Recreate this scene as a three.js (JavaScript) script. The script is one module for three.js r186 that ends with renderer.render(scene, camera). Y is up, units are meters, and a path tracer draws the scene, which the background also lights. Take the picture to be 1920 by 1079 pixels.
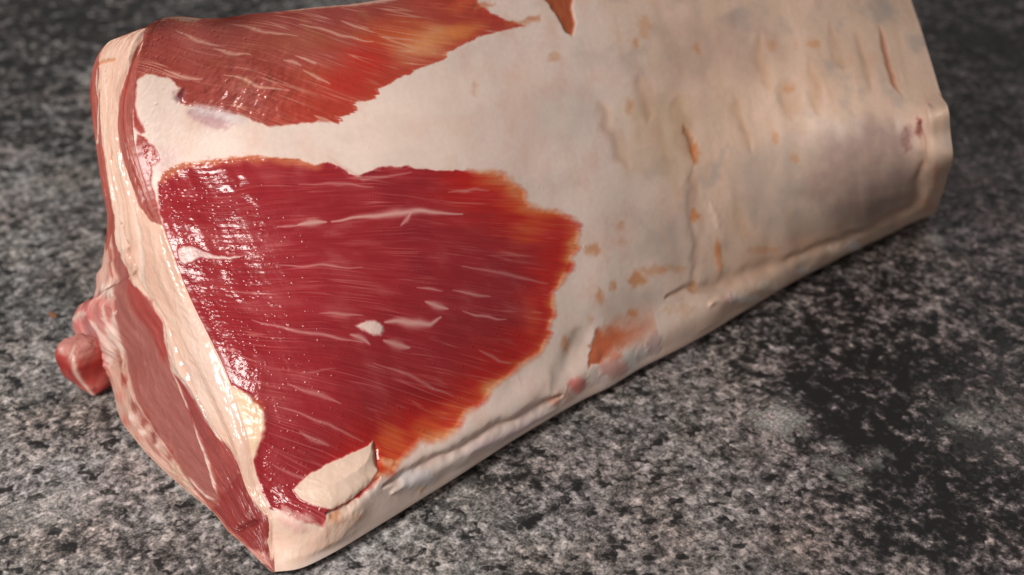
import * as THREE from 'three';
import { RectAreaLightUniformsLib } from 'three/addons/lights/RectAreaLightUniformsLib.js';

// ---------------------------------------------------------------- camera, lamps, exposure
const scene = new THREE.Scene();
scene.background = new THREE.Color().setRGB(0.27, 0.265, 0.26);          // dim room around the worktop
const PITCH = THREE.MathUtils.degToRad(36), FOV = 26, DIST = 0.55;
const camera = new THREE.PerspectiveCamera(FOV, 1920 / 1079, 0.02, 20);
const FWD = new THREE.Vector3(0, -Math.sin(PITCH), -Math.cos(PITCH));
const UPV = new THREE.Vector3(0, Math.cos(PITCH), -Math.sin(PITCH));
const RIGHT = new THREE.Vector3(1, 0, 0);
const EYE = FWD.clone().multiplyScalar(-DIST);
camera.position.copy(EYE);
camera.up.set(0, 1, 0);
camera.lookAt(0, 0, 0);
camera.updateMatrixWorld();
camera.focus = 0.432;
camera.userData.fStop = 7;

const renderer = new THREE.WebGLRenderer({ antialias: true });
renderer.setSize(1024, 575);
renderer.toneMapping = THREE.LinearToneMapping;
renderer.toneMappingExposure = 1.0;
renderer.outputColorSpace = THREE.SRGBColorSpace;
renderer.shadowMap.enabled = true;
renderer.shadowMap.type = THREE.PCFSoftShadowMap;
RectAreaLightUniformsLib.init();

// a photographer's softbox: housing, rim, glowing diffuser, and the area light of the same size just in front of it
function softbox(name, label, from, to, w, h, intensity, color) {
  const g = new THREE.Group(); g.name = name;
  g.position.set(...from);
  g.lookAt(...to);                                                     // +z towards the target
  g.userData = { label, category: 'softbox' };
  const shell = new THREE.CylinderGeometry(0.24, 0.707, 0.3, 4, 1, true);
  shell.rotateY(Math.PI / 4); shell.rotateX(Math.PI / 2); shell.scale(w, h, 1); shell.translate(0, 0, -0.17);
  const black = new THREE.MeshStandardMaterial({ color: 0x111111, roughness: 0.8, side: THREE.DoubleSide });
  const housing = new THREE.Mesh(shell, black); housing.name = 'housing'; g.add(housing);
  const glow = new THREE.MeshStandardMaterial({ color: 0xffffff, emissive: color, emissiveIntensity: 1.0, roughness: 0.9 });
  const diffuser = new THREE.Mesh(new THREE.BoxGeometry(w, h, 0.004), glow); diffuser.name = 'diffuser'; diffuser.position.z = -0.006; g.add(diffuser);
  const light = new THREE.RectAreaLight(color, intensity, w, h);
  light.rotation.y = Math.PI; g.add(light);                           // RectAreaLight shines along its own -z
  scene.add(g);
  return g;
}
softbox('studio_softbox', 'square black softbox above the left end of the worktop', [-0.40, 0.52, 0.46], [-0.04, 0.05, 0.03], 0.2, 0.2, 40, new THREE.Color(1.0, 0.95, 0.90));

// ---------------------------------------------------------------- helpers
const V = (x, y, z) => new THREE.Vector3(x, y, z);
const clamp = (x, a = 0, b = 1) => x < a ? a : x > b ? b : x;
const sst = (a, b, x) => { const t = clamp((x - a) / (b - a)); return t * t * (3 - 2 * t); };
const mixn = (a, b, t) => a + (b - a) * t;
let seed = 20177;
const rnd = () => { seed = (seed * 1664525 + 1013904223) >>> 0; return seed / 4294967296; };
const PERM = new Uint8Array(512), GX = new Float32Array(256), GY = new Float32Array(256);
{
  const p = [...Array(256).keys()];
  for (let i = 255; i > 0; i--) { const j = Math.floor(rnd() * (i + 1)); [p[i], p[j]] = [p[j], p[i]]; }
  for (let i = 0; i < 512; i++) PERM[i] = p[i & 255];
  for (let i = 0; i < 256; i++) { const a = rnd() * Math.PI * 2; GX[i] = Math.cos(a); GY[i] = Math.sin(a); }
}
function noise(x, y) {                                                 // gradient noise, about -0.7 .. 0.7, scaled to -1 .. 1
  const xf = Math.floor(x), yf = Math.floor(y), X = xf & 255, Y = yf & 255, fx = x - xf, fy = y - yf;
  const u = fx * fx * fx * (fx * (fx * 6 - 15) + 10), v = fy * fy * fy * (fy * (fy * 6 - 15) + 10);
  const a = PERM[PERM[X] + Y], b = PERM[PERM[X + 1] + Y], c = PERM[PERM[X] + Y + 1], d = PERM[PERM[X + 1] + Y + 1];
  const n00 = GX[a] * fx + GY[a] * fy, n10 = GX[b] * (fx - 1) + GY[b] * fy, n01 = GX[c] * fx + GY[c] * (fy - 1), n11 = GX[d] * (fx - 1) + GY[d] * (fy - 1);
  return 1.45 * mixn(mixn(n00, n10, u), mixn(n01, n11, u), v);
}
const rot = (x, y, c, s) => noise(x * c - y * s, x * s + y * c);
const fbm = (x, y, o = 4) => { let s = 0, a = 0.5, n = 0; for (let i = 0; i < o; i++) { s += a * noise(x, y); n += a; const q = x * 1.62 - y * 1.22 + 17.3; y = x * 1.22 + y * 1.62 + 5.1; x = q; a *= 0.5; } return s / n; };

// a photo pixel is only a direction; the distance comes from the worktop, a height over it, or a plane of the meat
const FPX = 539.5 / Math.tan(THREE.MathUtils.degToRad(FOV) / 2);
const rayDir = (x, y) => V(0, 0, 0).addScaledVector(FWD, FPX).addScaledVector(RIGHT, x - 960).addScaledVector(UPV, 539.5 - y).normalize();
const atHeight = (x, y, h = 0) => { const d = rayDir(x, y); return EYE.clone().addScaledVector(d, (h - EYE.y) / d.y); };
const onPlane = (x, y, p, n) => { const d = rayDir(x, y); return EYE.clone().addScaledVector(d, p.clone().sub(EYE).dot(n) / d.dot(n)); };
const toPixel = (p) => { const q = p.clone().sub(EYE), z = q.dot(FWD); return [960 + FPX * q.dot(RIGHT) / z, 539.5 - FPX * q.dot(UPV) / z]; };
function curve(points) {                                              // arc-length curve through points, as a lookup
  const c = new THREE.CatmullRomCurve3(points, false, 'centripetal'); c.arcLengthDivisions = 600;
  const table = c.getSpacedPoints(600);
  const f = (t) => { const x = clamp(t) * 600, i = Math.min(599, Math.floor(x)); return table[i].clone().lerp(table[i + 1], x - i); };
  return f;
}

// ---------------------------------------------------------------- the body's frame
const N0 = atHeight(520, 1076, 0), R0 = atHeight(1740, 412, 0);
const LEN = R0.clone().sub(N0).normalize(), ACR = V(0, 1, 0).cross(LEN).normalize();   // along the loin, and across it away from the camera
const loc = (u, h, w) => N0.clone().addScaledVector(ACR, u / 100).addScaledVector(LEN, w / 100).setY(h / 100);
const B0 = atHeight(190, 730, 0), T0 = atHeight(285, 38, 0.15);
const cutN = B0.clone().sub(N0).cross(T0.clone().sub(N0)).normalize();
if (cutN.dot(LEN) > 0) cutN.negate();
const cutPt = (x, y) => { const p = onPlane(x, y, N0, cutN); return p.y < 0.0025 ? atHeight(x, y, 0.0025) : p; };
const Q1 = atHeight(1690, 0, 0.095), Q2 = atHeight(1640, -250, 0.135);
const endN = Q1.clone().sub(R0).cross(Q2.clone().sub(R0)).normalize();
const endPt = (x, y) => onPlane(x, y, R0, endN);

const bottomC = curve([[516, 1074], [560, 1068], [620, 1040], [700, 992], [780, 942], [850, 898], [905, 862], [960, 826], [1020, 790], [1090, 750], [1140, 726], [1200, 690],
  [1260, 660], [1320, 628], [1380, 592], [1440, 556], [1500, 522], [1560, 492], [1600, 470], [1650, 444], [1700, 424], [1736, 410]].map(([x, y]) => atHeight(x, y, 0.004)));
const edgePx = [[514, 1072], [510, 1020], [507, 975], [491, 937], [478, 900], [470, 862], [462, 825], [447, 780], [428, 725], [412, 685], [394, 646], [368, 594], [348, 552], [328, 502], [312, 458], [297, 418],
  [279, 380], [262, 330], [250, 285], [244, 240], [244, 190], [249, 135], [260, 85], [273, 52], [287, 36]];
const leftC = curve(edgePx.map(([x, y]) => cutPt(x, y)));
const leftTop = cutPt(287, 36);
const topC = curve([leftTop, atHeight(330, 33, leftTop.y - 0.001), atHeight(400, 37, leftTop.y - 0.004), atHeight(480, 26, leftTop.y - 0.006), atHeight(590, 14, leftTop.y - 0.009), atHeight(700, 2, leftTop.y - 0.012),
  loc(10.6, 13.6, 16), loc(10.6, 13.6, 22), loc(10.2, 13.6, 30), loc(10, 13.5, 36), Q2]);
const rightC = curve([[1737, 409], [1754, 380], [1763, 335], [1771, 292], [1766, 252], [1763, 212], [1748, 180], [1731, 120], [1714, 60], [1695, 0], [1672, -100]].map(([x, y]) => endPt(x, y)).concat([Q2]));
const P00 = bottomC(0).lerp(leftC(0), 0.5), P10 = bottomC(1), P01 = topC(0), P11 = topC(1);
const drAt = (t) => rightC(t).addScaledVector(P10, t - 1).addScaledVector(P11, -t);
const drSoft = [...Array(101).keys()].map((i) => { const v = V(0, 0, 0), t = i / 100, w = Math.min(0.14, t, 1 - t); for (let k = -4; k <= 4; k++) v.addScaledVector(drAt(t + w * k / 4), 1 / 9); return v; });
const faceN = P10.clone().sub(P00).cross(P01.clone().sub(P00)).normalize();
if (faceN.dot(FWD) > 0) faceN.negate();

function faceBase(s, t) {                                              // Coons patch between the four traced edges, swelling in the middle
  const p = bottomC(s).multiplyScalar(1 - t).addScaledVector(topC(s), t);
  const dl = leftC(t).addScaledVector(P00, t - 1).addScaledVector(P01, -t), q = sst(0.92, 1, s), x = t * 100, i = Math.min(99, Math.floor(x)), dr = drSoft[i].clone().lerp(drSoft[i + 1], x - i).lerp(drAt(t), q);
  p.addScaledVector(dl, (1 - s) * (1 - sst(0, 0.35, s))).addScaledVector(dr, s * sst(0.55, 1, s));
  const swell = 0.011 * Math.pow(4 * t * (1 - t), 0.8) * sst(0, 0.12, s) * (1 - 0.6 * sst(0.8, 1, s)) + 0.0032 * Math.exp(-(((t - 0.055) / 0.045) ** 2)) * sst(0, 0.05, s);
  return p.addScaledVector(faceN, swell);
}

// the back outline of the sawn end, with the row (0 bottom .. 1 top) that each point belongs to
const backPx = [[514, 1075, 0], [490, 1056, .04], [455, 1021, .09], [428, 998, .13], [400, 962, .17], [350, 921, .235], [310, 886, .285], [275, 851, .33], [250, 821, .365], [230, 795, .395], [219, 768, .42], [213, 738, .445], [203, 708, .465],
  [188, 690, .48], [163, 664, .495], [143, 634, .51], [135, 604, .53], [146, 577, .55], [172, 562, .565], [179, 540, .58], [180, 516, .595], [190, 500, .61], [193, 480, .625], [199, 440, .655], [200, 400, .685], [190, 350, .72], [181, 285, .765],
  [172, 220, .81], [168, 170, .85], [173, 130, .885], [186, 98, .92], [206, 77, .945], [240, 63, .97], [268, 52, .985], [286, 37, 1]];
const backT = backPx.map((p) => p[2]), backP = backPx.map(([x, y]) => cutPt(x, y));
function backC(t) {
  let i = 0; while (i < backT.length - 2 && t > backT[i + 1]) i++;
  const f = clamp((t - backT[i]) / (backT[i + 1] - backT[i])), p0 = backP[Math.max(0, i - 1)], p1 = backP[i], p2 = backP[i + 1], p3 = backP[Math.min(backP.length - 1, i + 2)];
  const cr = (a, b, c, d) => { const m1 = (c - a) * 0.4, m2 = (d - b) * 0.4, f2 = f * f, f3 = f2 * f; return (2 * f3 - 3 * f2 + 1) * b + (f3 - 2 * f2 + f) * m1 + (-2 * f3 + 3 * f2) * c + (f3 - f2) * m2; };
  return V(cr(p0.x, p1.x, p2.x, p3.x), Math.max(0.0012, cr(p0.y, p1.y, p2.y, p3.y)), cr(p0.z, p1.z, p2.z, p3.z));
}
const cutBase = (r, t) => leftC(t).lerp(backC(t), r);

// ---------------------------------------------------------------- painting: a raster of colour, relief and gloss over each skin, in the skin's own millimetres
function makeSkin(base, W, H, LA, LB, gs, gt) {
  const k = { W, H, LA, LB, base, C: new Float32Array(W * H * 3), Z: new Float32Array(W * H), R: new Float32Array(W * H), I: new Uint8Array(W * H) };
  const px = new Float32Array((gs + 1) * (gt + 1) * 2);
  for (let j = 0; j <= gt; j++) for (let i = 0; i <= gs; i++) { const q = toPixel(base(i / gs, j / gt)); px.set(q, (j * (gs + 1) + i) * 2); }
  const at = (s, t) => { const x = s * gs, y = t * gt, i = clamp(Math.floor(x), 0, gs - 1), j = clamp(Math.floor(y), 0, gt - 1), fx = x - i, fy = y - j, o = (j * (gs + 1) + i) * 2, w = (gs + 1) * 2;
    const f = (c) => mixn(mixn(px[o + c], px[o + 2 + c], fx), mixn(px[o + w + c], px[o + w + 2 + c], fx), fy); return [f(0), f(1)]; };
  k.find = (x, y) => {                                                // where on the skin a traced point lies, in mm along and up it
    let bi = 0, bd = 1e18;
    for (let n = 0; n < px.length / 2; n++) { const d = (px[n * 2] - x) ** 2 + (px[n * 2 + 1] - y) ** 2; if (d < bd) { bd = d; bi = n; } }
    let s = (bi % (gs + 1)) / gs, t = Math.floor(bi / (gs + 1)) / gt;
    for (let it = 0; it < 8; it++) {
      const e = 0.004, p = at(s, t), ds = at(s + e, t), dt = at(s, t + e);
      const a = (ds[0] - p[0]) / e, b = (dt[0] - p[0]) / e, c = (ds[1] - p[1]) / e, d = (dt[1] - p[1]) / e, det = a * d - b * c;
      if (Math.abs(det) < 1e-6) break;
      const rx = x - p[0], ry = y - p[1];
      s = clamp(s + 0.8 * (d * rx - b * ry) / det, -0.15, 1.15); t = clamp(t + 0.8 * (a * ry - c * rx) / det, -0.15, 1.15);
    }
    return [s * LA, t * LB];
  };
  k.path = (list) => list.map(([x, y]) => k.find(x, y));
  k.each = (box, fn) => {
    const i0 = Math.max(0, Math.floor(box[0] / LA * W)), i1 = Math.min(W - 1, Math.ceil(box[2] / LA * W)), j0 = Math.max(0, Math.floor(box[1] / LB * H)), j1 = Math.min(H - 1, Math.ceil(box[3] / LB * H));
    for (let j = j0; j <= j1; j++) for (let i = i0; i <= i1; i++) fn((i + 0.5) / W * LA, (j + 0.5) / H * LB, j * W + i);
  };
  k.all = (fn) => k.each([0, 0, LA, LB], fn);
  k.blend = (n, c, a) => { const C = k.C; n *= 3; C[n] += (c[0] - C[n]) * a; C[n + 1] += (c[1] - C[n + 1]) * a; C[n + 2] += (c[2] - C[n + 2]) * a; };
  k.sample = (arr, s, t) => { const x = clamp(s) * W - 0.5, y = clamp(t) * H - 0.5, i = clamp(Math.floor(x), 0, W - 2), j = clamp(Math.floor(y), 0, H - 2), fx = clamp(x - i), fy = clamp(y - j), o = j * W + i;
    return mixn(mixn(arr[o], arr[o + 1], fx), mixn(arr[o + W], arr[o + W + 1], fx), fy); };
  return k;
}
const boxOf = (p, m) => [Math.min(...p.map((q) => q[0])) - m, Math.min(...p.map((q) => q[1])) - m, Math.max(...p.map((q) => q[0])) + m, Math.max(...p.map((q) => q[1])) + m];
function segDist(p, x, y, closed) {
  let best = 1e9, along = 0, run = 0, total = 0; const n = p.length;
  for (let i = 0; i < (closed ? n : n - 1); i++) {
    const a = p[i], b = p[(i + 1) % n], dx = b[0] - a[0], dy = b[1] - a[1], l2 = dx * dx + dy * dy || 1e-9, u = clamp(((x - a[0]) * dx + (y - a[1]) * dy) / l2), d = (a[0] + u * dx - x) ** 2 + (a[1] + u * dy - y) ** 2, l = Math.sqrt(l2);
    if (d < best) { best = d; along = run + u * l; } run += l;
  }
  return [Math.sqrt(best), run ? along / run : 0];
}
function inside(p, x, y) { let c = false; for (let i = 0, j = p.length - 1; i < p.length; j = i++) if ((p[i][1] > y) !== (p[j][1] > y) && x < (p[j][0] - p[i][0]) * (y - p[i][1]) / (p[j][1] - p[i][1]) + p[i][0]) c = !c; return c; }
// a patch with a ragged outline: fn(alpha, signed distance inside, a, b, n)
function patch(k, px, { edge = 0.6, warp = 0.8, freq = 0.3, seedAt = 0, jag = null, raw = false, edgeAt = null } = {}, fn) {
  const p = raw ? px : k.path(px);
  k.each(boxOf(p, warp * 1.5 + edge + (jag ? 6 : 0)), (a, b, n) => {
    let x = a + warp * fbm(a * freq + seedAt, b * freq + 7.7 + seedAt, 3), y = b + warp * fbm(a * freq + 31.1 + seedAt, b * freq + 2.2, 3);
    if (jag) { const [jx, jy] = jag(a, b); x += jx; y += jy; }
    const d = segDist(p, x, y, true)[0], sd = inside(p, x, y) ? d : -d, ew = edgeAt ? edgeAt(a, b) : edge, al = sst(-ew, ew, sd);
    if (al > 0.002) fn(al, sd, a, b, n);
  });
}
// a line: soft cross-section of the given width in mm, thin at both ends
function line(k, px, { w = 1, col = null, alpha = 0.8, z = 0, rough = 0, taper = 0.25, warp = 0.4, freq = 0.4, hard = 0.3, id = -1 } = {}) {
  const p = k.path(px);
  k.each(boxOf(p, w * 2.5 + warp), (a, b, n) => {
    const x = a + warp * fbm(a * freq + 3.3, b * freq + p.length, 2), y = b + warp * fbm(a * freq + 11.3, b * freq + 9, 2);
    const [d, u] = segDist(p, x, y, false), wid = w * (taper ? Math.min(1, 0.25 + 0.75 * Math.min(u, 1 - u) / taper) : 1);
    const fade = taper === 0.25 ? sst(-0.04, taper, Math.min(u, 1 - u)) : 1, g = fade * Math.exp(-((d / wid) ** 2) * 1.2), f = mixn(g, fade * (1 - sst(wid * 0.75, wid * 1.15, d)), hard);
    if (g < 0.01) return;
    if (col) k.blend(n, col, f * alpha);
    k.Z[n] += z * g; k.R[n] += rough * f;
    if (id >= 0 && f > 0.5) k.I[n] = id;
  });
}
const spot = (k, x, y, rx, ry, col, alpha, z = 0, sd = 0) => patch(k, [...Array(10).keys()].map((i) => [x + rx * Math.cos(i * 0.628), y + ry * Math.sin(i * 0.628)]), { edge: 1.5, warp: 2.0, freq: 0.3, seedAt: x * 0.13 + sd }, (al, s, a, b, n) => { k.blend(n, col, al * alpha); k.Z[n] += z * al; });
// ---------------------------------------------------------------- the outer face: fat cover and two bare muscles
const face = makeSkin(faceBase, 2048, 1100, 355, 185, 240, 130);
const fibreField = (k, guides) => {                                   // grain lines traced on the meat; returns the grain's number across and distance along
  const g = guides.map((l) => k.path(l));
  const at = (l, a) => { let i = 0; while (i < l.length - 2 && a > l[i + 1][0]) i++; const u = (a - l[i][0]) / (l[i + 1][0] - l[i][0]); return l[i][1] + (l[i + 1][1] - l[i][1]) * u; };
  const mid = g.map((l) => at(l, (l[0][0] + l[l.length - 1][0]) / 2));
  return (a, b) => { let i = 0, v0, v1; for (; i < g.length - 2; i++) if (b >= at(g[i + 1], a)) break; v0 = at(g[i], a); v1 = at(g[i + 1], a); const d = v0 - v1; return mid[i] + (mid[i + 1] - mid[i]) * (v0 - b) / (Math.abs(d) < 0.5 ? 0.5 : d); };
};
const psiLow = fibreField(face, [[[300, 290], [640, 292], [960, 300], [1090, 310]], [[330, 365], [700, 348], [1000, 362]], [[330, 430], [560, 421], [770, 402], [1060, 428]], [[350, 500], [600, 497], [850, 520], [1060, 548]],
  [[380, 600], [600, 606], [830, 645], [1040, 695]], [[430, 700], [560, 722], [700, 760], [900, 832]], [[480, 780], [600, 822], [700, 868], [800, 920]], [[490, 870], [600, 925], [700, 985]]]);
const psiTop = fibreField(face, [[[280, -30], [560, 0], [900, 50]], [[270, 50], [500, 95], [700, 165]], [[300, 130], [480, 172], [640, 230]], [[300, 200], [450, 235], [600, 285]]]);

const CREAM = [222, 199, 187], PINKFAT = [216, 182, 166], TANFAT = [197, 164, 139], GREYFAT = [172, 154, 143], MAUVE = [150, 122, 116], STAIN = [186, 112, 62];
face.all((a, b, n) => {
  const big = fbm(a * 0.022 + 3, b * 0.028 + 1, 4), mid = fbm(a * 0.075 + 9, b * 0.06, 4), fine = fbm(a * 0.5, b * 0.45, 3);
  const C = face.C, o = n * 3; C[o] = CREAM[0]; C[o + 1] = CREAM[1]; C[o + 2] = CREAM[2];
  const across = sst(150, 235, a + 26 * big + 10 * mid);               // the thin skin-side membrane takes over from thick fat
  face.blend(n, TANFAT, across * 0.72);
  face.blend(n, PINKFAT, sst(-0.1, 0.55, mid) * 0.75);
  face.blend(n, GREYFAT, sst(0.05, 0.5, fbm(a * 0.045 + 40, b * 0.05 + 12, 4)) * (0.2 + 0.65 * across));
  face.blend(n, TANFAT, sst(0.1, 0.5, fbm(a * 0.11 + 60, b * 0.035 + 3, 3)) * (0.15 + 0.5 * across));
  face.blend(n, [206, 160, 138], sst(0.22, 0.55, fbm(a * 0.16 + 21, b * 0.07 + 33, 3)) * 0.5 * across);
  const vein = 1 + 0.035 * fine; C[o] *= vein; C[o + 1] *= vein; C[o + 2] *= vein;
  face.Z[n] = 0.3 * noise(a * 0.05 + 9, b * 0.05) + 0.8 * noise(a * 0.02 + 3, b * 0.024) + 0.02 * fine + across * (0.45 * noise(a * 0.07 + 5, b * 0.024) + 0.12 * noise(a * 0.15 + 2, b * 0.07));
  face.R[n] = 0.46 + 0.1 * mid + 0.06 * fine;
  face.I[n] = 0;
});
// stained seams and soft grey shallows where the membrane is thin
const soft = (px, col, alpha, edge = 7, z = 0) => patch(face, px, { edge, warp: 6, freq: 0.06, seedAt: px[0][0] * 0.01 }, (al, sd, a, b, n) => { face.blend(n, col, al * alpha * (0.75 + 0.5 * fbm(a * 0.12, b * 0.12, 3))); face.Z[n] += z * al; });
soft([[1380, 300], [1500, 250], [1620, 230], [1700, 210], [1725, 300], [1715, 380], [1640, 425], [1540, 450], [1440, 440], [1390, 380]], GREYFAT, 0.75);
soft([[1560, 250], [1690, 215], [1718, 300], [1710, 370], [1640, 410], [1560, 400], [1500, 360]], MAUVE, 0.62);
soft([[1240, 60], [1420, 20], [1480, 90], [1420, 150], [1330, 130], [1260, 170]], [168, 138, 126], 0.55);
soft([[1190, 400], [1300, 400], [1305, 520], [1200, 500]], GREYFAT, 0.6);
soft([[1100, 580], [1190, 540], [1290, 540], [1250, 600], [1130, 610]], GREYFAT, 0.55);
soft([[1000, 180], [1130, 170], [1110, 260], [1010, 280]], [190, 176, 166], 0.5);
soft([[1170, 200], [1290, 170], [1290, 330], [1180, 330]], [206, 172, 136], 0.5);
soft([[1390, 480], [1500, 440], [1600, 420], [1540, 470], [1430, 505]], [196, 150, 124], 0.55);
soft([[930, 130], [1010, 110], [1010, 330], [960, 300]], [222, 184, 168], 0.5);
soft([[640, 235], [900, 90], [930, 300], [700, 310]], [226, 200, 186], 0.45);
for (const l of [[[1120, 180], [1140, 230], [1165, 280], [1178, 320]], [[1200, 130], [1206, 190], [1212, 240]], [[1268, 170], [1285, 240], [1300, 300]], [[1370, 165], [1386, 215], [1402, 262], [1420, 300]], [[1462, 140], [1478, 190], [1490, 230]],
  [[1558, 40], [1574, 90], [1582, 140]], [[1420, 60], [1432, 120], [1440, 170]], [[1520, 100], [1530, 170], [1536, 220]], [[1610, 60], [1622, 120], [1630, 180]]])
  line(face, l, { w: 4.2, col: [184, 142, 112], alpha: 0.4, z: -0.5, warp: 5, freq: 0.07, hard: 0 });
line(face, [[1648, 40], [1662, 100], [1676, 150], [1693, 182]], { w: 1.9, col: [164, 100, 72], alpha: 0.75, z: -0.9, warp: 1, freq: 0.15, hard: 0.1 });
line(face, [[1280, 230], [1296, 262], [1304, 300]], { w: 1.8, col: [168, 108, 70], alpha: 0.7, z: -0.7, warp: 0.8 });
line(face, [[1302, 300], [1298, 360], [1300, 420], [1306, 480], [1304, 552]], { w: 3.4, col: [178, 142, 124], alpha: 0.5, z: -0.55, warp: 4, freq: 0.09, hard: 0 });
line(face, [[1330, 376], [1342, 410], [1350, 436]], { w: 1.8, col: [222, 192, 174], alpha: 0.45, z: 0.3, warp: 1.2, hard: 0 });
line(face, [[1340, 440], [1346, 480], [1352, 520]], { w: 1.8, col: [206, 128, 82], alpha: 0.6, z: 0.2, warp: 1.1 });
for (const [x, y, rx, ry, al] of [[1304, 288, 8, 20, .8], [1303, 405, 7, 11, .85], [1114, 468, 15, 10, .6], [1197, 524, 17, 14, .7], [1228, 508, 24, 9, .45], [1150, 536, 6, 9, .6], [1124, 556, 6, 16, .62], [1062, 645, 8, 18, .65], [1186, 588, 8, 9, .6], [1166, 424, 8, 8, .35],
  [1302, 538, 8, 10, .6], [1345, 470, 7, 12, .55], [1040, 108, 12, 7, .4], [1192, 82, 5, 10, .55], [1308, 92, 6, 10, .45], [1455, 258, 8, 12, .5], [1492, 298, 7, 9, .42], [1526, 82, 14, 8, .4], [1480, 165, 12, 7, .4], [1450, 84, 8, 10, .35], [1170, 455, 8, 6, .25], [1108, 600, 6, 8, .3], [1210, 50, 12, 22, .3],
  [1180, 200, 7, 14, .45], [890, 166, 4, 12, .35], [1265, 505, 24, 5, .35], [1430, 470, 30, 6, .3]])
  spot(face, x, y, rx, ry, STAIN, al * 0.92, -0.06);
spot(face, 1722, 238, 5, 16, [120, 46, 46], 0.9, -0.6);
spot(face, 1700, 262, 8, 26, [134, 92, 88], 0.6, -0.5);
// thick lip of fat along the foot, the folds above it
line(face, [[1250, 552], [1330, 537], [1400, 516], [1480, 488], [1560, 458], [1640, 428], [1706, 388], [1728, 330], [1730, 270], [1722, 230]], { w: 3.4, col: [176, 140, 116], alpha: 0.5, z: -1.3, warp: 2.5, freq: 0.07, taper: 0.12, hard: 0 });
line(face, [[1330, 570], [1420, 545], [1500, 510], [1590, 468], [1670, 432], [1735, 380], [1752, 310], [1746, 240], [1740, 200]], { w: 5.5, z: 1.3, col: [206, 176, 156], alpha: 0.7, warp: 3, freq: 0.06, taper: 0.1, hard: 0 });
line(face, [[722, 912], [780, 882], [850, 848], [905, 814], [960, 786], [1010, 764], [1052, 742]], { w: 2, col: [196, 160, 146], alpha: 0.6, z: -1.6, warp: 1.6, freq: 0.12, taper: 0.12, hard: 0 });
line(face, [[735, 925], [770, 903], [820, 880], [880, 852], [930, 824], [1000, 786], [1040, 766]], { w: 3.4, z: 0.9, col: [222, 206, 198], alpha: 0.6, warp: 2, freq: 0.1, taper: 0.12, hard: 0 });
line(face, [[850, 862], [900, 836], [960, 806], [1030, 772]], { w: 2.0, z: 0.4, col: [204, 178, 180], alpha: 0.6, warp: 0.8 });
line(face, [[800, 838], [860, 812], [920, 776], [980, 742], [1030, 706]], { w: 8, z: 1.1, warp: 3, freq: 0.06 });
line(face, [[1038, 740], [1052, 700], [1078, 655], [1108, 605]], { w: 6, z: -1.1, col: GREYFAT, alpha: 0.42, warp: 3, freq: 0.08, hard: 0 });
line(face, [[1070, 730], [1100, 690], [1130, 650]], { w: 5, z: 0.7, warp: 2, freq: 0.1 });
line(face, [[612, 964], [640, 956], [666, 936], [692, 912], [712, 896]], { w: 1.5, col: [190, 150, 132], alpha: 0.6, z: -1.6, warp: 0.6, taper: 0.15 });
line(face, [[560, 1010], [600, 1000], [650, 975], [700, 950]], { w: 6, z: 0.9, col: [226, 200, 178], alpha: 0.35, warp: 2.5, freq: 0.08, hard: 0 });
for (const [x, y, rx, ry, c, al] of [[780, 898, 40, 17, [214, 204, 204], .75], [700, 918, 14, 12, [206, 190, 180], .6], [628, 972, 14, 10, [204, 124, 76], .75], [608, 985, 5, 16, [206, 132, 84], .5], [666, 968, 12, 5, [204, 130, 84], .6], [790, 920, 4, 6, [212, 160, 110], .7], [613, 1018, 3, 4, [204, 130, 90], .6],
  [1180, 676, 18, 24, [226, 218, 210], .9], [1206, 660, 12, 12, [222, 212, 206], .7], [1150, 690, 28, 18, [212, 156, 146], .8], [1082, 722, 17, 15, [206, 112, 106], .8], [1110, 706, 12, 16, [226, 210, 198], .7], [1060, 742, 16, 10, [214, 168, 152], .7], [1225, 646, 15, 24, [196, 166, 164], .6], [1040, 752, 6, 10, [190, 110, 80], .5], [1158, 668, 10, 5, [216, 110, 90], .6],
  [1390, 560, 34, 9, [214, 208, 206], .6], [1440, 536, 22, 8, [222, 206, 190], .5], [1520, 508, 30, 8, [204, 200, 200], .55], [1580, 470, 26, 9, [220, 196, 176], .5], [1600, 460, 12, 8, [206, 206, 208], .6], [1360, 562, 16, 8, [196, 150, 146], .5], [1755, 330, 8, 30, [206, 150, 124], .5], [1270, 580, 34, 8, [206, 168, 140], .45], [1740, 380, 14, 16, [204, 146, 118], .5]])
  spot(face, x, y, rx, ry, c, al, 0.25, 5);

// muscle colours
const grainAt = (psi, along, k) => 0.4 * noise(psi * 1.3 + k, along * 0.04) + 0.35 * noise(psi * 2.9 + k, along * 0.07 + 3) + 0.35 * noise(psi * 6 + k, along * 0.12);
const marbleAt = (psi, along, k) => { const n = 1 - Math.abs(noise(psi * 0.62 + k, along * 0.021 + k)) * 5.2, m = noise(psi * 0.16 + k * 2, along * 0.05 + 4); const n2 = 1 - Math.abs(noise(psi * 0.95 + k + 50, along * 0.018 + k)) * 6, m2 = noise(psi * 0.3 + 9, along * 0.075 + k); return Math.max(sst(0.3, 1.0, n) * sst(0.0, 0.5, m), 0.75 * sst(0.25, 1, n2) * sst(0.0, 0.45, m2), 0.55 * sst(0.3, 1, 1 - Math.abs(noise(psi * 1.7 + k + 20, along * 0.016 + k * 3)) * 6) * sst(-0.15, 0.35, noise(psi * 0.22 + 31, along * 0.06 + k))); };
const jagRight = (k0, amp) => (a, b) => [amp * (noise(b * 0.17 + k0, a * 0.02) + 0.6 * noise(b * 0.45 + k0, a * 0.03) + 0.35 * noise(b * 1.3, k0)), 0];

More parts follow.
